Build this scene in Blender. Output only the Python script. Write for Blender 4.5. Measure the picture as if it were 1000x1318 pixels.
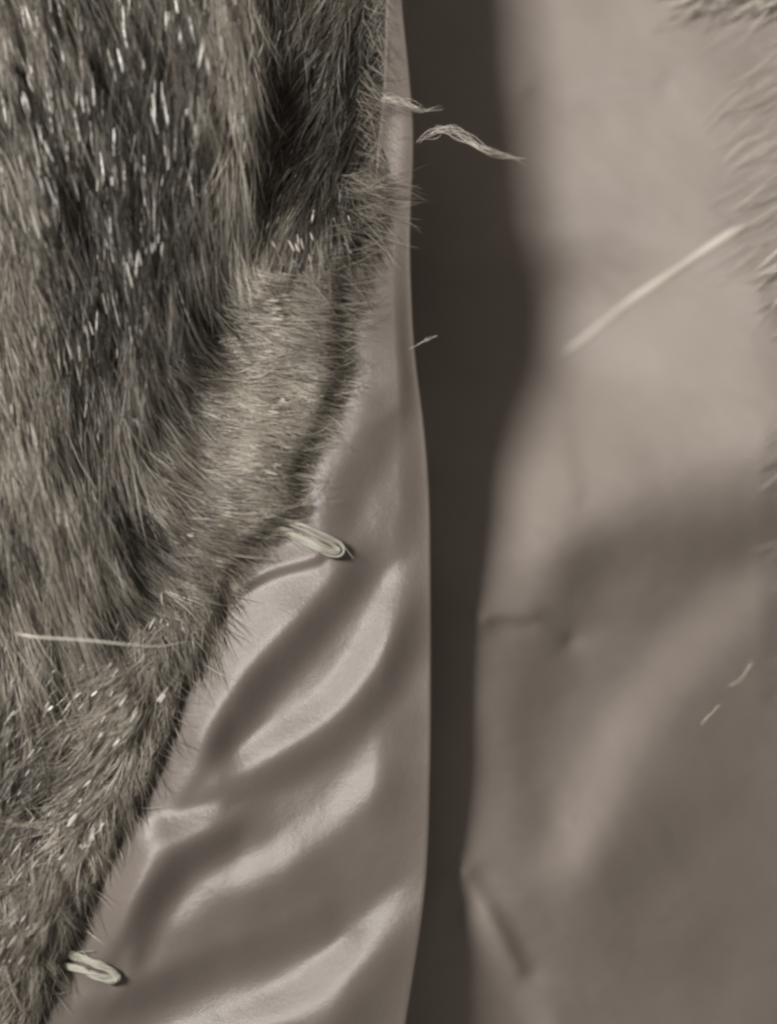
import bpy, math
import numpy as np
from mathutils import Vector

for o in list(bpy.data.objects):
    bpy.data.objects.remove(o)
C = bpy.context.scene.collection
S = 0.00025            # metres per photograph pixel on the plane of the coat's front edge
DIST = 0.45            # camera distance to that plane

# ---------------------------------------------------------------- camera, room light, exposure
cam_d = bpy.data.cameras.new('camera')
cam = bpy.data.objects.new('camera', cam_d)
C.objects.link(cam)
cam.location = (0, -DIST, 0)
cam.rotation_euler = (math.radians(90), 0, 0)
cam_d.sensor_fit = 'VERTICAL'
cam_d.sensor_height = 36
cam_d.lens = 36 * DIST / (1318 * S)
cam_d.clip_start = 0.01
cam_d.clip_end = 50
cam_d.dof.use_dof = True
cam_d.dof.focus_distance = DIST - 0.004
cam_d.dof.aperture_fstop = 1.5
bpy.context.scene.camera = cam

w = bpy.data.worlds.new('World')
bpy.context.scene.world = w
w.use_nodes = True
bg = w.node_tree.nodes['Background']
bg.inputs[0].default_value = (1.0, 0.90, 0.78, 1)
bg.inputs[1].default_value = 0.185

def lamp(name, loc, target, size, power, col):
    d = bpy.data.lights.new(name, 'AREA')
    d.shape = 'DISK'
    d.size = size
    d.energy = power
    d.color = col
    o = bpy.data.objects.new(name, d)
    C.objects.link(o)
    o.location = loc
    o.rotation_euler = (Vector(target) - Vector(loc)).to_track_quat('-Z', 'Y').to_euler()
    return o

LD = np.array([-0.67, -0.68, 0.30])
LD = LD / np.linalg.norm(LD)
lamp('room_lamp', tuple(LD * 1.15 + np.array([0.02, 0, 0.03])), (0.02, 0, 0.0), 0.34, 19.4, (1.0, 0.95, 0.89))

sc = bpy.context.scene
sc.view_settings.view_transform = 'Standard'
sc.view_settings.look = 'None'
sc.view_settings.exposure = 0
sc.view_settings.gamma = 1
sc.render.engine = 'CYCLES'
sc.cycles.use_denoising = True
sc.cycles.max_bounces = 6
sc.cycles.filter_width = 2.7

# ---------------------------------------------------------------- helpers
def P(px, py, h):
    """photograph pixel + height (metres, towards the viewer) -> world points (n,3)"""
    px, py, h = np.broadcast_arrays(np.asarray(px, float), np.asarray(py, float), np.asarray(h, float))
    k = (DIST - h) / DIST
    return np.stack([(px - 500) * S * k, -h, (659 - py) * S * k], -1)

def mesh(name, verts, faces, mat, parent=None, attrs=None, smooth=True, uv=None):
    verts = np.asarray(verts, np.float32).reshape(-1, 3)
    faces = np.asarray(faces, np.int32)
    n = faces.shape[1]
    me = bpy.data.meshes.new(name)
    me.vertices.add(len(verts))
    me.vertices.foreach_set('co', verts.ravel())
    me.loops.add(faces.size)
    me.loops.foreach_set('vertex_index', faces.ravel())
    me.polygons.add(len(faces))
    me.polygons.foreach_set('loop_start', np.arange(0, faces.size, n, dtype=np.int32))
    me.polygons.foreach_set('use_smooth', np.full(len(faces), smooth))
    for k, v in (attrs or {}).items():
        a = me.attributes.new(k, 'FLOAT', 'POINT')
        a.data.foreach_set('value', np.asarray(v, np.float32))
    if uv is not None:
        a = me.attributes.new('cloth', 'FLOAT_VECTOR', 'POINT')
        u3 = np.zeros((len(verts), 3), np.float32)
        u3[:, :2] = uv
        a.data.foreach_set('vector', u3.ravel())
    me.update()
    me.validate()
    if mat:
        me.materials.append(mat)
    o = bpy.data.objects.new(name, me)
    C.objects.link(o)
    if parent:
        o.parent = parent
    return o

def grid_faces(nr, nc):
    i = np.arange(nr - 1)[:, None] * nc + np.arange(nc - 1)[None]
    return np.stack([i, i + 1, i + nc + 1, i + nc], -1).reshape(-1, 4)

def tubes(paths, radii, sides=6):
    """list of (n,3) paths + radius arrays -> joined tube mesh"""
    V, F, off = [], [], 0
    for p, r in zip(paths, radii):
        p = np.asarray(p, float)
        n = len(p)
        r = np.broadcast_to(r, n)
        t = np.gradient(p, axis=0)
        t /= np.linalg.norm(t, axis=1)[:, None] + 1e-12
        ref = np.array([0.12, 1.0, 0.07])
        a = np.cross(t, ref); a /= np.linalg.norm(a, axis=1)[:, None] + 1e-12
        b = np.cross(t, a)
        an = np.linspace(0, 2 * math.pi, sides, endpoint=False)
        ring = p[:, None] + r[:, None, None] * (np.cos(an)[None, :, None] * a[:, None] + np.sin(an)[None, :, None] * b[:, None])
        V.append(ring.reshape(-1, 3))
        i = np.arange(n - 1)[:, None] * sides
        j = np.arange(sides)[None]
        k = (j + 1) % sides
        F.append((np.stack([i + j, i + k, i + sides + k, i + sides + j], -1) + off).reshape(-1, 4))
        off += n * sides
    return np.concatenate(V), np.concatenate(F)

def spline(pts, n):
    """Catmull-Rom through points (m,k) -> (n,k)"""
    p = np.asarray(pts, float)
    p = np.vstack([2 * p[0] - p[1], p, 2 * p[-1] - p[-2]])
    m = len(p) - 3
    t = np.linspace(0, m - 1e-6, n)
    i = t.astype(int); f = (t - i)[:, None]
    a, b, c, d = p[i], p[i + 1], p[i + 2], p[i + 3]
    return 0.5 * (2 * b + (c - a) * f + (2 * a - 5 * b + 4 * c - d) * f ** 2 + (3 * b - a - 3 * c + d) * f ** 3)

def smooth(a, b, x):
    t = np.clip((x - a) / (b - a), 0, 1)
    return t * t * (3 - 2 * t)

def vnoise(x, y, scale, seed):
    """smooth value noise in -1..1"""
    r = np.random.default_rng(seed)
    tab = r.uniform(-1, 1, (64, 64))
    x = np.asarray(x) / scale + 1000.0; y = np.asarray(y) / scale + 1000.0
    i = np.floor(x).astype(int); j = np.floor(y).astype(int)
    fx = x - i; fy = y - j
    fx = fx * fx * (3 - 2 * fx); fy = fy * fy * (3 - 2 * fy)
    g = lambda a, b: tab[a % 64, b % 64]
    return (g(i, j) * (1 - fx) + g(i + 1, j) * fx) * (1 - fy) + (g(i, j + 1) * (1 - fx) + g(i + 1, j + 1) * fx) * fy

# ---------------------------------------------------------------- materials
def new_mat(name):
    m = bpy.data.materials.new(name)
    m.use_nodes = True
    nt = m.node_tree
    return m, nt, nt.nodes['Principled BSDF']

def satin(name, col, rough, weave, spec):
    m, nt, b = new_mat(name)
    N, L = nt.nodes, nt.links
    at = N.new('ShaderNodeAttribute'); at.attribute_name = 'cloth'
    nz = N.new('ShaderNodeTexNoise'); nz.inputs['Scale'].default_value = 40; nz.inputs['Detail'].default_value = 3
    L.new(at.outputs['Vector'], nz.inputs['Vector'])
    ra = N.new('ShaderNodeValToRGB')
    ra.color_ramp.elements[0].position = 0.3; ra.color_ramp.elements[1].position = 0.7
    ra.color_ramp.elements[0].color = tuple(c * 0.93 for c in col) + (1,)
    ra.color_ramp.elements[1].color = tuple(c * 1.05 for c in col) + (1,)
    L.new(nz.outputs['Fac'], ra.inputs['Fac'])
    L.new(ra.outputs['Color'], b.inputs['Base Color'])
    b.inputs['Roughness'].default_value = rough
    b.inputs['Specular IOR Level'].default_value = spec
    b.inputs['Sheen Weight'].default_value = 0.12
    b.inputs['Sheen Roughness'].default_value = 0.4
    # twill: fine diagonal ribs, about one millimetre apart
    wv = N.new('ShaderNodeTexWave'); wv.wave_type = 'BANDS'; wv.bands_direction = 'DIAGONAL'
    wv.inputs['Scale'].default_value = 640; wv.inputs['Distortion'].default_value = 1.2
    wv.inputs['Detail'].default_value = 1; wv.inputs['Detail Scale'].default_value = 0.6
    L.new(at.outputs['Vector'], wv.inputs['Vector'])
    n2 = N.new('ShaderNodeTexNoise'); n2.inputs['Scale'].default_value = 900; n2.inputs['Detail'].default_value = 2
    L.new(at.outputs['Vector'], n2.inputs['Vector'])
    ad = N.new('ShaderNodeMath'); ad.operation = 'ADD'
    L.new(wv.outputs['Fac'], ad.inputs[0]); L.new(n2.outputs['Fac'], ad.inputs[1])
    bu = N.new('ShaderNodeBump'); bu.inputs['Strength'].default_value = weave; bu.inputs['Distance'].default_value = 0.00025
    L.new(ad.outputs[0], bu.inputs['Height'])
    n3 = N.new('ShaderNodeTexNoise'); n3.inputs['Scale'].default_value = 55; n3.inputs['Detail'].default_value = 3
    L.new(at.outputs['Vector'], n3.inputs['Vector'])
    b2 = N.new('ShaderNodeBump'); b2.inputs['Strength'].default_value = 0.34; b2.inputs['Distance'].default_value = 0.0012
    L.new(n3.outputs['Fac'], b2.inputs['Height']); L.new(bu.outputs['Normal'], b2.inputs['Normal'])
    L.new(b2.outputs['Normal'], b.inputs['Normal'])
    return m

def fibre(name, dark, light, rough=0.38, spec=0.6):
    m, nt, b = new_mat(name)
    N, L = nt.nodes, nt.links
    at = N.new('ShaderNodeAttribute'); at.attribute_name = 'tone'
    ra = N.new('ShaderNodeValToRGB')
    ra.color_ramp.elements[0].color = dark + (1,)
    ra.color_ramp.elements[1].color = light + (1,)
    L.new(at.outputs['Fac'], ra.inputs['Fac'])
    L.new(ra.outputs['Color'], b.inputs['Base Color'])
    b.inputs['Roughness'].default_value = rough
    b.inputs['Specular IOR Level'].default_value = spec
    return m

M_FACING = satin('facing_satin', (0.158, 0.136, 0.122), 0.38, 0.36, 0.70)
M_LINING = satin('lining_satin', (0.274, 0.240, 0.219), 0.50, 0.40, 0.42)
M_GUARD = fibre('guard_hair', (0.032, 0.027, 0.021), (0.37, 0.34, 0.29), 0.42, 0.35)
M_UNDER = fibre('underfur', (0.036, 0.030, 0.024), (0.26, 0.232, 0.195), 0.55, 0.25)
M_BACK = fibre('pelt_backing', (0.06, 0.048, 0.037), (0.10, 0.08, 0.06), 0.8, 0.2)
M_THREAD = fibre('loop_thread', (0.30, 0.295, 0.255), (0.44, 0.435, 0.375), 0.6, 0.3)
M_STRAY = fibre('stray_fibre', (0.40, 0.36, 0.30), (0.72, 0.69, 0.63), 0.3, 0.9)

M_TRIM = fibre('trim_hair', (0.14, 0.12, 0.10), (0.48, 0.44, 0.385), 0.45, 0.4)
M_STRAND = fibre('loose_strand', (0.40, 0.365, 0.325), (0.50, 0.465, 0.42), 0.5, 0.35)
M_GLINT = fibre('glint_ribbon', (0.12, 0.105, 0.085), (0.50, 0.47, 0.42), 0.36, 0.7)

# ---------------------------------------------------------------- the coat
coat = bpy.data.objects.new('fur_coat', None)
C.objects.link(coat)
coat.location = (0, 0, -0.18)
coat['label'] = 'grey-brown long-haired fur coat hanging open over its taupe satin lining'
coat['category'] = 'coat'
OFF = np.array([0, 0, 0.18])          # parts are modelled in world space; the empty stands at the coat's base

def part(name, v, f, mat, parent=None, **k):
    o = mesh(name, np.asarray(v).reshape(-1, 3) + OFF if parent is None else v, f, mat, parent or coat, **k)
    return o

ROWS = np.arange(-220, 1541, 4.0)
def table(py, ys, vs, win=31):
    t = np.arange(-400, 1721, 4.0)
    v = np.interp(t, ys, vs)
    for _ in range(2):
        v = np.convolve(np.pad(v, win // 2, mode='edge'), np.ones(win) / win, 'valid')
    return np.interp(py, t, v)

# outlines as tables y -> x
EDGE_Y = [-220, 0, 60, 130, 200, 260, 330, 350, 480, 540, 575, 620, 650, 670, 700, 730, 790, 830, 880, 940, 1010, 1050, 1110, 1200, 1240, 1318, 1540]
EDGE_X = [504, 502, 501, 498, 490, 486, 455, 440, 438, 415, 398, 376, 388, 360, 322, 300, 283, 266, 243, 224, 198, 165, 140, 103, 85, 55, -30]
FLAP_Y = [-220, 0, 100, 180, 270, 330, 450, 560, 650, 800, 950, 1080, 1160, 1270, 1318, 1540]
FLAP_X = [505, 515, 526, 532, 527, 526, 531, 546, 552, 553, 553, 550, 545, 528, 520, 490]
fur_edge = lambda y: np.interp(y, EDGE_Y, EDGE_X)
_fy = np.arange(-220, 1541, 10.0)
_fx = np.interp(_fy, FLAP_Y, FLAP_X)
_fx = np.convolve(np.pad(_fx, 4, mode='edge'), np.ones(9) / 9, 'valid')
flap_edge = lambda y: np.interp(y, _fy, _fx)

def relief(strokes, x0, x1, y0, y1, d, cut, crisp=0.0, step=4.0):
    """heights (in pixels) of cloth whose slope along d follows a list of soft folds: (points, width, slope)"""
    xs = np.arange(x0, x1 + 1, step); ys = np.arange(y0, y1 + 1, step)
    X, Y = np.meshgrid(xs, ys)
    g = np.zeros_like(X)
    for pts, wd, amp in strokes:
        pts = np.asarray(pts, float)
        wl, wr = wd if isinstance(wd, tuple) else (wd, wd)
        best = np.full(X.shape, 1e9); side = np.ones(X.shape)
        for a, b in zip(pts[:-1], pts[1:]):
            ab = b - a
            t = np.clip(((X - a[0]) * ab[0] + (Y - a[1]) * ab[1]) / (ab @ ab), 0, 1)
            dx = X - a[0] - t * ab[0]; dy = Y - a[1] - t * ab[1]
            dd = np.hypot(dx, dy)
            s = np.sign(ab[0] * dy - ab[1] * dx)
            u = dd < best
            best = np.where(u, dd, best); side = np.where(u, s, side)
        ww = np.where(side > 0, wl, wr)
        g += amp * np.exp(-(best / ww) ** (2 + crisp))
    gx, gy = g * d[0], g * d[1]
    big = lambda q: np.pad(q, ((80, 80), (80, 80)), mode='edge') 
    fade = lambda q: q * np.pad(np.ones(g.shape), ((80, 80), (80, 80)), mode='linear_ramp')
    gx, gy = fade(big(gx)), fade(big(gy))
    div = np.gradient(gx, step, axis=1) + np.gradient(gy, step, axis=0)
    ky = np.fft.fftfreq(div.shape[0], step)[:, None] * 2 * math.pi
    kx = np.fft.fftfreq(div.shape[1], step)[None] * 2 * math.pi
    k2 = kx ** 2 + ky ** 2
    H = np.fft.fft2(div) / -(k2 + (2 * math.pi / cut) ** 2)
    H[0, 0] = 0
    h = np.real(np.fft.ifft2(H))[80:-80, 80:-80]
    def sample(px, py):
        fx = np.clip((px - x0) / step, 0, len(xs) - 1.001); fy = np.clip((py - y0) / step, 0, len(ys) - 1.001)
        i = fx.astype(int); j = fy.astype(int); u = fx - i; v = fy - j
        return (h[j, i] * (1 - u) + h[j, i + 1] * u) * (1 - v) + (h[j + 1, i] * (1 - u) + h[j + 1, i + 1] * u) * v
    return sample

# ---- satin facing of the near front edge, gathered into slanting folds
FOLDS = [
    ([(450, 526), (412, 562), (384, 606)], 22, .62), ([(500, 540), (455, 620), (425, 690)], 28, -.5),
    ([(392, 640), (425, 650)], 14, .3),
    ([(404, 704), (350, 720), (296, 750)], 13, .85), ([(412, 722), (350, 738), (310, 758)], 8, -.9),
    ([(400, 746), (335, 790), (276, 850), (240, 925), (208, 1000)], 38, .66),
    ([(462, 735), (400, 815), (335, 885), (285, 955)], 26, -.8),
    ([(518, 738), (484, 815), (432, 890), (372, 942), (318, 970)], (18, 30), .50),
    ([(540, 800), (500, 880), (440, 945), (360, 995), (300, 1015)], 26, -.68),
    ([(292, 935), (266, 990), (236, 1022)], 12, -.2),
    ([(475, 1000), (420, 1055), (320, 1130)], 24, .34),
    ([(150, 1064), (225, 1058), (280, 1042)], (30, 12), .75), ([(176, 1064), (152, 1130), (122, 1190), (106, 1226)], 26, 1.05),
    ([(290, 1082), (235, 1112), (192, 1170), (172, 1225)], 24, -1.0), ([(400, 1130), (300, 1180), (230, 1230)], 40, -.45),
    ([(528, 1150), (470, 1210), (400, 1266), (310, 1312), (200, 1345)], (22, 30), .60),
    ([(420, 1190), (300, 1238), (180, 1284), (125, 1302)], 26, -.75), ([(545, 1230), (480, 1300), (420, 1350)], 26, -.45),
    ([(88, 1268), (128, 1284)], 16, .6), ([(106, 1222), (140, 1240), (158, 1258)], 6, -.7), ([(165, 1226), (150, 1274)], 9, .5),
    ([(510, 20), (512, 120)], 8, .1), ([(512, 150), (505, 225)], 12, .5), ([(500, 270), (490, 420)], 20, -.12),
    ([(505, 520), (480, 535)], 10, .3),
]
dvec = np.array([-LD[0], -LD[2] * 1.0]); dvec = dvec / np.linalg.norm(dvec)   # pixel y runs down
dvec = np.array([0.88, 0.47])
fold = relief(FOLDS, -60, 620, -240, 1560, dvec, 420, 0.9)

def facing_h(px, py):
    b = 0.0035 + fold(px, py) * S * 0.80
    return b + 0.0006 * vnoise(px, py, 60, 3)

NC = 110
ex = fur_edge(ROWS) - 26
fx = flap_edge(ROWS)
u = np.linspace(0, 1, NC)
FX = ex[:, None] + (fx - ex)[:, None] * u[None]
FY = np.broadcast_to(ROWS[:, None], FX.shape)
FH = facing_h(FX, FY)
FH = FH * (1 - 0.55 * smooth(0.80, 1.0, u)[None] * smooth(250, 450, ROWS)[:, None])           # folds die out along the pressed edge
FH = FH - (0.010 + 0.020 * smooth(330, 240, ROWS))[:, None] * smooth(23, 3, FX - ex[:, None])           # tucked under the fur
cols = [P(FX, FY, FH)]
# pressed edge: rolls round and returns behind
for k, (dx, dh) in enumerate([(1.6, -0.0002), (2.4, -0.0006), (1.8, -0.0011), (-2, -0.0016), (-30, -0.0060)]):
    cols.append(P(FX[:, -1:] + dx, FY[:, -1:], FH[:, -1:] + dh))
V = np.concatenate(cols, 1)
UV = np.stack([np.concatenate([FX] + [FX[:, -1:] + 3 * (i + 1) for i in range(5)], 1) * S,
               np.broadcast_to(ROWS[:, None], V.shape[:2]) * S], -1).reshape(-1, 2)
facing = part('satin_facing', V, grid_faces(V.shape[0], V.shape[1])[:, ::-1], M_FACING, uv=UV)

# ---- the lining further inside the coat
LIN = [
    ([(730, 0), (800, 90), (930, 180)], 130, .28), ([(890, 20), (960, 60)], 50, -.18),
    ([(680, 116), (760, 118), (850, 112)], 9, -.9), ([(690, 140), (800, 145)], 16, .15),
    ([(780, 560), (860, 610), (950, 600)], 60, .30), ([(750, 712), (830, 695), (950, 705)], 40, -.9),
    ([(960, 765), (870, 850), (790, 960), (735, 1090)], 44, .95), ([(750, 750), (710, 850), (680, 960)], 38, -.34),
    ([(630, 798), (690, 800), (728, 822)], 9, -2.2), ([(655, 850), (660, 960), (690, 1060)], 34, -.35), ([(650, 815), (720, 845)], 14, .2),
    ([(728, 520), (746, 640)], 12, -.28), ([(690, 560), (690, 700)], 30, .18),
    ([(606, 1128), (640, 1182), (674, 1250)], (9, 14), -1.6), ([(606, 1180), (640, 1236), (690, 1310), (720, 1400)], 22, 1.5),
    ([(860, 1000), (900, 1300)], 170, -.22), ([(740, 1180), (700, 1240)], 40, .15),
    ([(974, 560), (970, 700), (972, 880)], 12, .12), ([(990, 560), (986, 880)], 14, -.14),
    ([(985, 370), (1000, 410)], 14, -.4), ([(700, 900), (640, 900)], 20, -.15), ([(700, 1000), (750, 1100)], 20, .15),
]
lfold = relief(LIN, 300, 1300, -240, 1560, dvec, 520, 0.3)
GAPY = [-220, 0, 200, 300, 390, 470, 530, 600, 700, 800, 900, 1000, 1110, 1200, 1318, 1540]
GAPW = [172, 172, 178, 182, 240, 240, 184, 130, 110, 96, 86, 76, 56, 66, 112, 160]
def lining_h(px, py):
    near = table(py, GAPY, GAPW, 13) * S / 1.05
    far = table(py, [-220, 400, 1000, 1540], [0.038, 0.038, 0.020, 0.022])
    t = smooth(650, 1000, px)
    lean = table(py, [-220, 300, 610, 720, 800, 1540], [.25, .25, .20, -.26, -.40, -.42])
    q = np.maximum(px - np.interp(py, [500, 800], [690, 610]), 0)
    turn = q ** 2 / (q + 60) * S * lean
    return -(near * (1 - t) + far * t) + turn + lfold(px, py) * S * 0.8 + 0.0008 * vnoise(px, py, 90, 5) + 0.00007 * vnoise((px + py) * .45, (py - px) * 1.3, 26, 8) + 0.00006 * vnoise(px, py * 1.6, 17, 9)
lx = np.arange(380, 1241, 4.0)
LX, LY = np.meshgrid(lx, ROWS)
LH = lining_h(LX, LY)
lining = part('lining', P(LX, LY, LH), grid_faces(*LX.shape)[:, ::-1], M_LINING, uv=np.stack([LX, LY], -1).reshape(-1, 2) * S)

# ---- the fur
RNG = np.random.default_rng(11)
BODY_Y = [-220, 0, 200, 262, 330, 480, 640, 720, 860, 1540]
BODY_X = [345, 342, 330, 278, 245, 182, 150, 120, 40, -120]
body_edge = lambda y: np.interp(y, BODY_Y, BODY_X)
RIM = np.max([facing_h(fur_edge(ROWS) + q, ROWS) for q in (-20, -8, 0, 8)], axis=0)
RIM = np.convolve(np.pad(RIM, 7, mode='edge'), np.ones(15) / 15, 'valid') + 0.0008
def pelt_h(px, py):
    body = 0.0045 * smooth(95, -60, px - body_edge(py)) * smooth(620, 250, py)
    valley = -0.007 * smooth(-10, 110, px - body_edge(py)) * smooth(330, 180, py) * smooth(-2, 14, fur_edge(py) - px)
    e = fur_edge(py) - px
    rim = np.interp(py, ROWS, RIM)
    lump = 0.0030 * vnoise(px, py, 55, 21) + 0.0022 * smooth(330, 240, px) * vnoise(px - .12 * py, py * .25, 24, 23) + 0.0022 * vnoise(px, py, 120, 22)
    b = rim * smooth(160, 30, e) + 0.001 + body + valley + lump * smooth(0, 80, e)
    return b - 0.003 * smooth(12, -4, e)

px_ = np.linspace(-260, 1, 90)
BX = -260 + (fur_edge(ROWS) + 260 - 6)[:, None] * np.linspace(0, 1, 90)[None]
BY = np.broadcast_to(ROWS[:, None], BX.shape)
pelt = part('fur_panel', P(BX, BY, pelt_h(BX, BY) - 0.001), grid_faces(*BX.shape)[:, ::-1], M_BACK,
            attrs={'tone': np.full(BX.size, .4)})

def flow(px, py):
    """lie of the hair in picture pixels: unit vector field"""
    e = fur_edge(py) - px
    bx = body_edge(py)
    inside = smooth(50, -50, px - bx) * (1 - .8 * smooth(600, 950, py))                         # long outer hair
    ax = 0.26 - 0.20 * smooth(0, 260, px) - 0.05 * smooth(300, 600, py); ay = np.ones_like(ax)
    # edge band: swept across towards the satin between 260 and 760, slanting above and below
    m = smooth(200, 380, py) * smooth(880, 640, py)
    up = smooth(380, 200, py)
    ex_ = m * 0.95 + (1 - m) * (-0.62)
    ey_ = m * 0.18 + (1 - m) * 0.78
    ex_ = ex_ * (1 - up) - .45 * up; ey_ = ey_ * (1 - up) + .85 * up
    near = smooth(90, 20, e) * up * smooth(150, 230, py)
    ex_ = ex_ * (1 - near) + 0.6 * near; ey_ = ey_ * (1 - near) + 0.5 * near
    vx = ax * inside + ex_ * (1 - inside); vy = ay * inside + ey_ * (1 - inside)
    l = np.hypot(vx, vy) + 1e-6
    return vx / l, vy / l, inside

def shade_patch(x, y):
    """shaded hollows and lit areas of the fur, painted into the hair tone"""
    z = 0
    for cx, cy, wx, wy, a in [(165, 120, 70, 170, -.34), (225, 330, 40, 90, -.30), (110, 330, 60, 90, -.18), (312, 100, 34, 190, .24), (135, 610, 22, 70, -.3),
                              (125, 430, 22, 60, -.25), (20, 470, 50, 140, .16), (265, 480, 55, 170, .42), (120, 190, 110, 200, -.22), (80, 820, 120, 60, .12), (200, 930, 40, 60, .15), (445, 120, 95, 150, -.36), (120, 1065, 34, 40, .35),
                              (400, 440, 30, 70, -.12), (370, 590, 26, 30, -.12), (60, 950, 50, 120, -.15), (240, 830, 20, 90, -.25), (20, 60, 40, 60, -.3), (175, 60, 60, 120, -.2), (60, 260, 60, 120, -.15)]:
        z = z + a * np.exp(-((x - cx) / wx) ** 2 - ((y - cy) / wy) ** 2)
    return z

def hairs(n_clump_step, per, seed, len_body, len_band, width, segs, lift, clump_tight, turn, x_min=-230):
    r = np.random.default_rng(seed)
    st = n_clump_step
    gx, gy = np.meshgrid(np.arange(x_min, 520, st), np.arange(-215, 1535, st))
    gx = (gx + r.uniform(-.5, .5, gx.shape) * st).ravel(); gy = (gy + r.uniform(-.5, .5, gy.shape) * st).ravel()
    e = fur_edge(gy) - gx
    k = e > 7
    gx, gy, e = gx[k], gy[k], e[k]
    nc = len(gx)
    vx, vy, ins = flow(gx, gy)
    wild = 0.065 * ins + (0.13 + 0.34 * smooth(650, 850, gy)) * (1 - ins)
    ang = np.arctan2(vy, vx) + r.normal(0, 1, nc) * wild * turn + 0.5 * wild * vnoise(gx, gy, 70, seed + 1)
    L = (len_body * ins + len_band * (1 - ins)) * r.uniform(.6, 1.25, nc)
    L = np.minimum(L, 16 + np.maximum(e, 0) * 1.0 / np.maximum(0.25, np.abs(vx)))
    lf = lift * r.uniform(.1, 2.0, nc) * (0.35 + 0.65 * ins + 0.25 * smooth(700, 900, gy)) * smooth(0, 70, e + 8)
    tone = np.clip(.50 + .10 * smooth(700, 900, gy) + r.normal(0, 1, nc) * (.12 + .15 * ins) + .24 * vnoise(gx, gy * .35, 26, seed + 2) + .30 * ins * vnoise(gx - .2 * gy * smooth(260, 0, gx), gy * .16, 15, seed + 3) + 1.8 * shade_patch(gx, gy), 0, 1)
    # individual hairs
    ci = np.repeat(np.arange(nc), per)
    m = len(ci)
    ox, oy = r.normal(0, st * .55, m), r.normal(0, st * .55, m)
    rx, ry = gx[ci] + ox, gy[ci] + oy
    ee = fur_edge(ry) - rx
    ok = ee > 3
    ci, ox, oy, rx, ry, ee = ci[ok], ox[ok], oy[ok], rx[ok], ry[ok], ee[ok]
    m = len(ci)
    a = ang[ci] + r.normal(0, .05 * turn, m)
    Lh = L[ci] * r.uniform(.55, 1.1, m)
    bend = r.normal(0, .11, m) * turn
    T = np.linspace(0, 1, segs + 1)
    x = np.empty((m, segs + 1)); y = np.empty_like(x)
    for i, tt in enumerate(T):
        aa = a + bend * tt
        pull = clump_tight * tt
        x[:, i] = rx + np.cos(aa) * Lh * tt - ox * pull + 1.5 * np.sin(tt * 7 + ci)
        y[:, i] = ry + np.sin(aa) * Lh * tt - oy * pull
    h0 = pelt_h(rx, ry)
    hl = lf[ci] * r.uniform(.5, 1.2, m)
    hx = pelt_h(x, y)
    h = np.maximum(h0[:, None] * (1 - T) + hx * T, hx) + hl[:, None] * np.sin(np.minimum(T * 1.9, math.pi / 2 + .5 * T))[...] + 0.0004
    over = np.maximum(0, x - fur_edge(y))                    # hair that reaches over the satin lies on it
    h = np.where(over > 0, np.maximum(h, facing_h(x, y) + 0.0008), h)
    p = P(x, y, h)
    tg = np.gradient(p, axis=1); tg /= np.linalg.norm(tg, axis=2)[..., None] + 1e-12
    view = np.array([0, -1.0, 0])
    s1 = np.cross(tg, view); s1 /= np.linalg.norm(s1, axis=2)[..., None] + 1e-9
    s2 = np.cross(tg, s1)
    ro = r.normal(0, .55, m)[:, None] + r.normal(0, .5, m)[:, None] * T
    side = s1 * np.cos(ro)[..., None] + s2 * np.sin(ro)[..., None]
    wdt = width * S * r.uniform(.5, 1.35, m)[:, None] * np.interp(T, [0, .15, .7, 1], [.6, 1, .9, .12])
    v = np.stack([p - side * wdt[..., None] / 2, p + side * wdt[..., None] / 2], 2)      # m, segs+1, 2, 3
    base = (np.arange(m) * (segs + 1) * 2)[:, None] + (np.arange(segs) * 2)[None]
    f = np.stack([base, base + 1, base + 3, base + 2], -1).reshape(-1, 4)
    to = np.clip(tone[ci] + r.normal(0, .08, m), 0, 1)
    return v.reshape(-1, 3), f, np.repeat(to, (segs + 1) * 2)

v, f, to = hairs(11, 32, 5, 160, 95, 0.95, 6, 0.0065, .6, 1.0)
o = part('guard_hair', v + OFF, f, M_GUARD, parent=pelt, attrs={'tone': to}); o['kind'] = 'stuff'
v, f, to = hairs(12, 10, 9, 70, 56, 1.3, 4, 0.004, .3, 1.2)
o = part('underfur', v + OFF, f, M_UNDER, parent=pelt, attrs={'tone': to}); o['kind'] = 'stuff'

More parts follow.
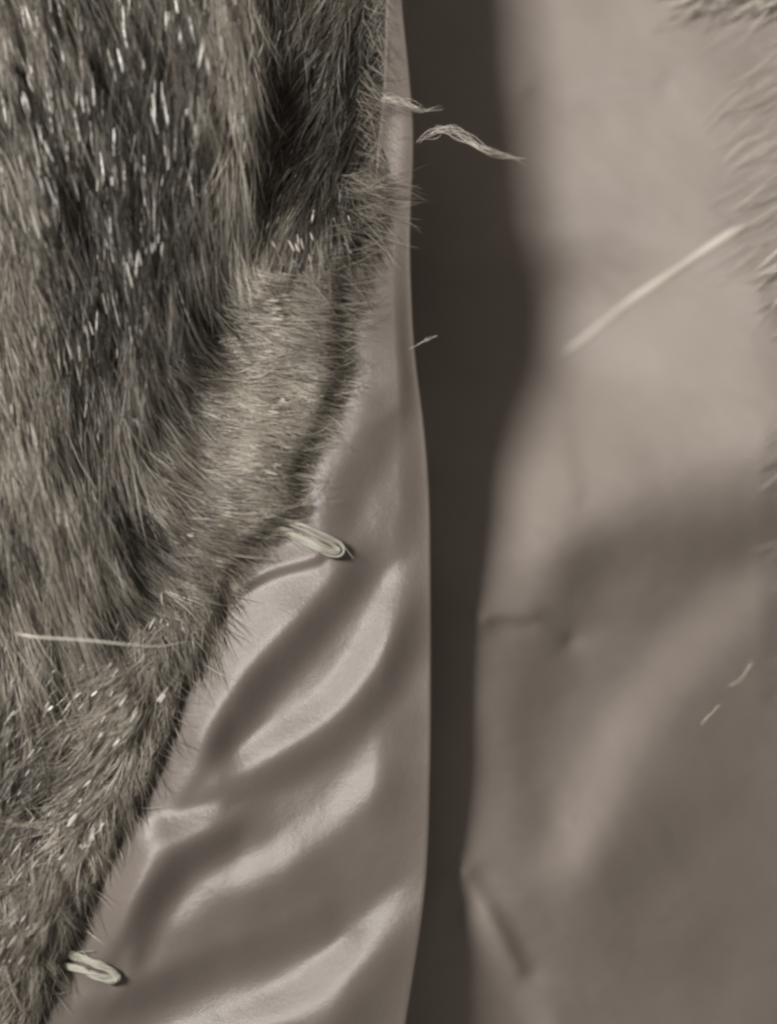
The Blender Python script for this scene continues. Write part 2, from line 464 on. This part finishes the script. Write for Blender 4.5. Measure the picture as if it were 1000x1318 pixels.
# pale ribbons added as the fur's glints, tilted to catch the lamp
def glints(seed):
    r = np.random.default_rng(seed)
    n = 6500
    x, y = r.uniform(-200, 500, n), r.uniform(-200, 1500, n)
    e = fur_edge(y) - x
    ins = flow(x, y)[2]
    k = (e > 10 + 45 * smooth(620, 720, y)) & (r.uniform(0, 1, n) < .16 + .74 * np.maximum(ins, smooth(750, 900, y)))
    k &= ~((y < 270) & (x > body_edge(y)) & (r.uniform(0, 1, n) < .85))
    x, y, ins = x[k], y[k], ins[k]
    fixed = np.array([(352, 384), (356, 400), (372, 384), (360, 408), (356, 524), (366, 514), (348, 530), (214, 607), (222, 604), (344, 605), (356, 603), (250, 345), (378, 320),
                      (386, 316), (310, 274), (243, 686), (208, 898), (120, 1075), (92, 1050), (72, 1044), (126, 1066), (110, 1090), (60, 190), (72, 232), (150, 228), (198, 134),
                      (146, 86), (46, 296), (265, 245), (176, 545), (92, 650), (62, 905), (64, 915), (465, 329), (480, 436), (330, 600), (40, 90), (36, 134)], float)
    fx = np.repeat(fixed, 3, 0) + r.normal(0, 3.5, (len(fixed) * 3, 2))
    nf = len(fx)
    fx = fx[fur_edge(fx[:, 1]) - fx[:, 0] > 8]; nf = len(fx)
    x = np.concatenate([x, fx[:, 0]]); y = np.concatenate([y, fx[:, 1]])
    m = len(x)
    vx, vy, ins = flow(x, y)
    a = np.arctan2(vy, vx) + r.normal(0, .12, m)
    L = r.uniform(10, 46, m) * (.45 + .55 * ins); L[-nf:] *= .8
    wd = r.uniform(0.7, 2.1, m); wd[-nf:] *= 1.5
    T = np.linspace(-.5, .5, 4)
    X = x[:, None] + np.cos(a)[:, None] * L[:, None] * T; Y = y[:, None] + np.sin(a)[:, None] * L[:, None] * T
    h = pelt_h(x, y) + .0012 + (.0105 * ins + (.003 + .0035 * smooth(700, 850, y)) * (1 - ins)) * r.uniform(.5, 1.15, m); h[-nf:] += .0012
    p = P(X, Y, h[:, None] + 0 * X)
    hv = np.array([LD[0], LD[1] - 1, LD[2]]); hv /= np.linalg.norm(hv)
    N = hv + r.normal(0, .24, (m, 3)); N[-nf:] = hv + r.normal(0, .10, (nf, 3))
    tg = p[:, -1] - p[:, 0]
    N = N - tg * ((N * tg).sum(1) / (tg * tg).sum(1))[:, None]
    sd = np.cross(tg, N); sd /= np.linalg.norm(sd, axis=1)[:, None]
    ww = wd[:, None] * S * np.array([.4, 1, 1, .4])
    v = np.stack([p - sd[:, None] * ww[..., None] / 2, p + sd[:, None] * ww[..., None] / 2], 2)
    base = (np.arange(m) * 8)[:, None] + (np.arange(3) * 2)[None]
    f = np.stack([base, base + 1, base + 3, base + 2], -1).reshape(-1, 4)
    return v.reshape(-1, 3), f, np.repeat(np.clip(r.normal(.75, .2, m), 0, 1), 8)
v, f, to = glints(77)
o = part('glint_ribbon', v + OFF, f, M_GLINT, parent=pelt, attrs={'tone': to}); o['kind'] = 'stuff'

# fringe of the fur trim that comes in over the lining from the right
def fringe(seed, n, y0, y1, x0, x1, L0, L1, a0, a1, wd, edge=False):
    r = np.random.default_rng(seed)
    rx, ry = r.uniform(x0, x1, n), r.uniform(y0, y1, n)
    if edge: rx = fur_edge(ry) - rx
    a = np.radians(r.uniform(a0, a1, n)); L = r.uniform(L0, L1, n)
    T = np.linspace(0, 1, 7)
    bend = r.normal(0, .25 if edge else .10, n)
    x = rx[:, None] + np.cos(a[:, None] + bend[:, None] * T) * L[:, None] * T
    y = ry[:, None] + np.sin(a[:, None] + bend[:, None] * T) * L[:, None] * T
    ground = np.maximum(pelt_h(x, y), facing_h(x, y)) if edge else lining_h(x, y)
    h = ground + 0.001 + r.uniform(0.0, .005, n)[:, None] * (1 - T) + .0004
    p = P(x, y, h)
    tg = np.gradient(p, axis=1); tg /= np.linalg.norm(tg, axis=2)[..., None] + 1e-12
    s1 = np.cross(tg, np.array([0, -1.0, 0])); s1 /= np.linalg.norm(s1, axis=2)[..., None] + 1e-9
    s2 = np.cross(tg, s1); ro = r.normal(0, .5, n)[:, None, None]
    side = s1 * np.cos(ro) + s2 * np.sin(ro)
    wdt = wd * S * r.uniform(.5, 1.3, n)[:, None] * np.interp(T, [0, .2, .7, 1], [.7, 1, .8, .1])
    v = np.stack([p - side * wdt[..., None] / 2, p + side * wdt[..., None] / 2], 2)
    base = (np.arange(n) * 14)[:, None] + (np.arange(6) * 2)[None]
    return v.reshape(-1, 3), np.stack([base, base + 1, base + 3, base + 2], -1).reshape(-1, 4), np.repeat(np.clip(r.normal(.75, .25, n), 0, 1), 14)

ER = [fringe(41, 90, 90, 250, 4, 40, 25, 60, 0, 60, 0.7, True), fringe(45, 330, 225, 420, 4, 50, 30, 85, -15, 40, 0.65, True), fringe(42, 260, 350, 680, 4, 40, 30, 70, -20, 30, 0.9, True),
      fringe(43, 200, 680, 1318, 4, 40, 25, 60, 20, 110, 0.9, True), fringe(44, 120, -60, 170, 4, 40, 20, 46, 30, 70, 0.9, True)]
vs, fs, ts, off = [], [], [], 0
for a, b, c in ER:
    vs.append(a); fs.append(b + off); ts.append(c); off += len(a)
o = part('edge_hair', np.concatenate(vs) + OFF, np.concatenate(fs), M_GUARD, parent=pelt, attrs={'tone': np.concatenate(ts)})
o['kind'] = 'stuff'
FR = [fringe(31, 150, -40, 345, 960, 1080, 30, 95, 140, 152, 0.9), fringe(32, 160, -50, 12, 880, 1090, 25, 70, 130, 175, 2.2),
      fringe(33, 50, 290, 410, 1000, 1090, 30, 70, 135, 165, 2.2), fringe(34, 40, 540, 900, 1000, 1060, 20, 50, 130, 160, 2)]
vs, fs, ts, off = [], [], [], 0
for a, b, c in FR:
    vs.append(a); fs.append(b + off); ts.append(c); off += len(a)
o = part('fur_trim', np.concatenate(vs), np.concatenate(fs), M_TRIM, attrs={'tone': np.concatenate(ts)})
o['kind'] = 'stuff'

# ---- thread loops sewn to the front edge
def thread_loop(pts, lift, seed, label):
    r = np.random.default_rng(seed)
    c = spline(pts, 70)
    paths, rad = [], []
    tw = r.uniform(4, 15)
    t = np.linspace(0, 1, 70)
    tang = np.gradient(c, axis=0); tang /= np.linalg.norm(tang, axis=1)[:, None]
    nrm = np.stack([-tang[:, 1], tang[:, 0]], 1)
    for k in range(11):
        ph = k * 2 * math.pi / 11
        o1 = 3.1 * np.cos(ph + t * tw + .6 * np.sin(5 * t + k)) + r.normal(0, .7) + .6 * np.sin(t * 11 + k * 2); o2 = 2.8 * np.sin(ph + t * tw)
        q = c + nrm * o1[:, None]
        h = facing_h(q[:, 0], q[:, 1]) + lift * np.sin(np.clip(t, .02, .98) * math.pi) ** .5 + (o2 + 3.5) * S
        paths.append(P(q[:, 0], q[:, 1], h)); rad.append(r.uniform(1.2, 1.9) * S * (1 + .12 * np.sin(t * 60 + k)))
    for k in range(5):                                     # fuzz standing off the yarn
        i = r.integers(4, 60); q = c[i] + r.normal(0, 4, 2)
        g = q + np.linspace(0, 1, 70)[:, None] * (tang[i] * r.uniform(8, 22) + r.normal(0, 6, 2))
        paths.append(P(g[:, 0], g[:, 1], facing_h(g[:, 0], g[:, 1]) + lift + 8 * S * r.uniform(.2, 1.1))); rad.append(.45 * S * np.ones(70))
    v, f = tubes(paths, rad, 6)
    tone = np.repeat(r.uniform(.3, .8, 16), 70 * 6)
    o = part('button_loop', v, f, M_THREAD, attrs={'tone': tone})
    o['label'] = label
thread_loop([(340, 672), (362, 669), (390, 678), (418, 692), (436, 703), (436, 711), (422, 710), (396, 697), (368, 684), (342, 682)], 0.0012, 3, 'pale olive thread loop half sunk in the fur')
thread_loop([(78, 1226), (98, 1230), (124, 1240), (146, 1251), (152, 1259), (142, 1262), (118, 1254), (98, 1246), (78, 1242)], 0.0010, 4, 'pale olive thread loop on the bare satin edge')

# ---------------------------------------------------------------- loose hairs lying on the coat
def stray(name, strands, label, cat, width):
    """strands: list of (points (px,py,h metres), tone)"""
    allp = [P(*spline(np.asarray(s, float) * [1, 1, 1000], 40).T * np.array([1, 1, .001])[:, None]) for s, _ in strands]
    root = allp[0].mean(0)
    rad = [width * S * .5 * np.interp(np.linspace(0, 1, 40), [0, .1, .85, 1], [.35, 1, .8, .25]) for _ in strands]
    v, f = tubes(allp, rad, 5)
    o = mesh(name, v - root, f, M_STRAY, attrs={'tone': np.repeat([t for _, t in strands], 40 * 5)})
    o.location = root
    o['label'] = label; o['category'] = cat
    return o

# a pale flat strand stuck to the lining
n = 60
t = np.linspace(0, 1, n)
tx = 720 + (962 - 720) * t + 1.2 * np.sin(9 * t); ty = 459 + (288 - 459) * t - 5 * np.sin(math.pi * t) + 1.0 * np.sin(13 * t)
th = lining_h(tx, ty)
wd = (5.2 + 2.0 * t) * np.minimum(1, np.minimum(t, 1 - t) / 0.08 + 0.12)
rows = []
for a, hh in [(-1, -.0002), (-.8, .0003), (-.4, .0006), (0, .0007), (.4, .0006), (.8, .0003), (1, -.0002)]:
    rows.append(P(tx + .578 * wd * a, ty + .816 * wd * a, th + hh))
V = np.stack(rows, 1)
root = V.reshape(-1, 3).mean(0)
o = mesh('loose_strand', V.reshape(-1, 3) - root, grid_faces(n, 7), M_STRAND, attrs={'tone': np.repeat(.5 + .5 * np.sin(17 * t), 7)})
o.location = root
o['label'] = 'long straight pale strand lying slantwise across the upper lining'; o['category'] = 'strand'

stray('stray_hair', [([(20, 815, .020), (48, 820, .022), (110, 824, .022), (160, 829, .021), (205, 832, .016), (240, 826, .010)], 1.0)],
      'single long pale hair lying across the lower fur', 'hair', 2.4)
def wisp(spine, n, spread, seed, label, width=0.62):
    r = np.random.default_rng(seed)
    st = []
    for k in range(n):
        a = np.asarray(spine, float).copy()
        a[:, 0] += r.normal(0, spread, len(a)); a[:, 1] += r.normal(0, spread * .8, len(a)); a[:, 2] += r.normal(0, .0008, len(a))
        i = r.integers(0, 2); j = len(a) - r.integers(0, 2)
        if j - i < 3: i, j = 0, len(a)
        st.append((a[i:j], float(r.uniform(.2, 1))))
    stray('fur_wisp', st, label, 'fur wisp', width)
wisp([(490, 124, .009), (510, 129, .010), (526, 136, .010), (545, 143, .009), (568, 138, .009)], 13, 4.2, 1, 'small glossy fur wisp crossing the top of the satin edge')
wisp([(538, 182, .006), (556, 172, .008), (574, 165, .010), (596, 176, .011), (625, 192, .012), (652, 203, .012), (676, 207, .012)], 13, 4.2, 2, 'long bent fur wisp reaching across the dark gap')
wisp([(528, 450, .005), (540, 442, .005), (552, 436, .005), (562, 432, .004)], 4, 1.6, 4, 'tiny faint fur wisp poking past the satin edge halfway down')
wisp([(903, 932, -.012), (914, 922, -.012), (926, 906, -.012)], 4, 1.6, 5, 'short pale fleck of fur on the lower lining, lower of two')
wisp([(938, 884, -.014), (952, 872, -.014), (970, 850, -.014)], 4, 2.2, 6, 'short pale fleck of fur on the lower lining, upper of two')
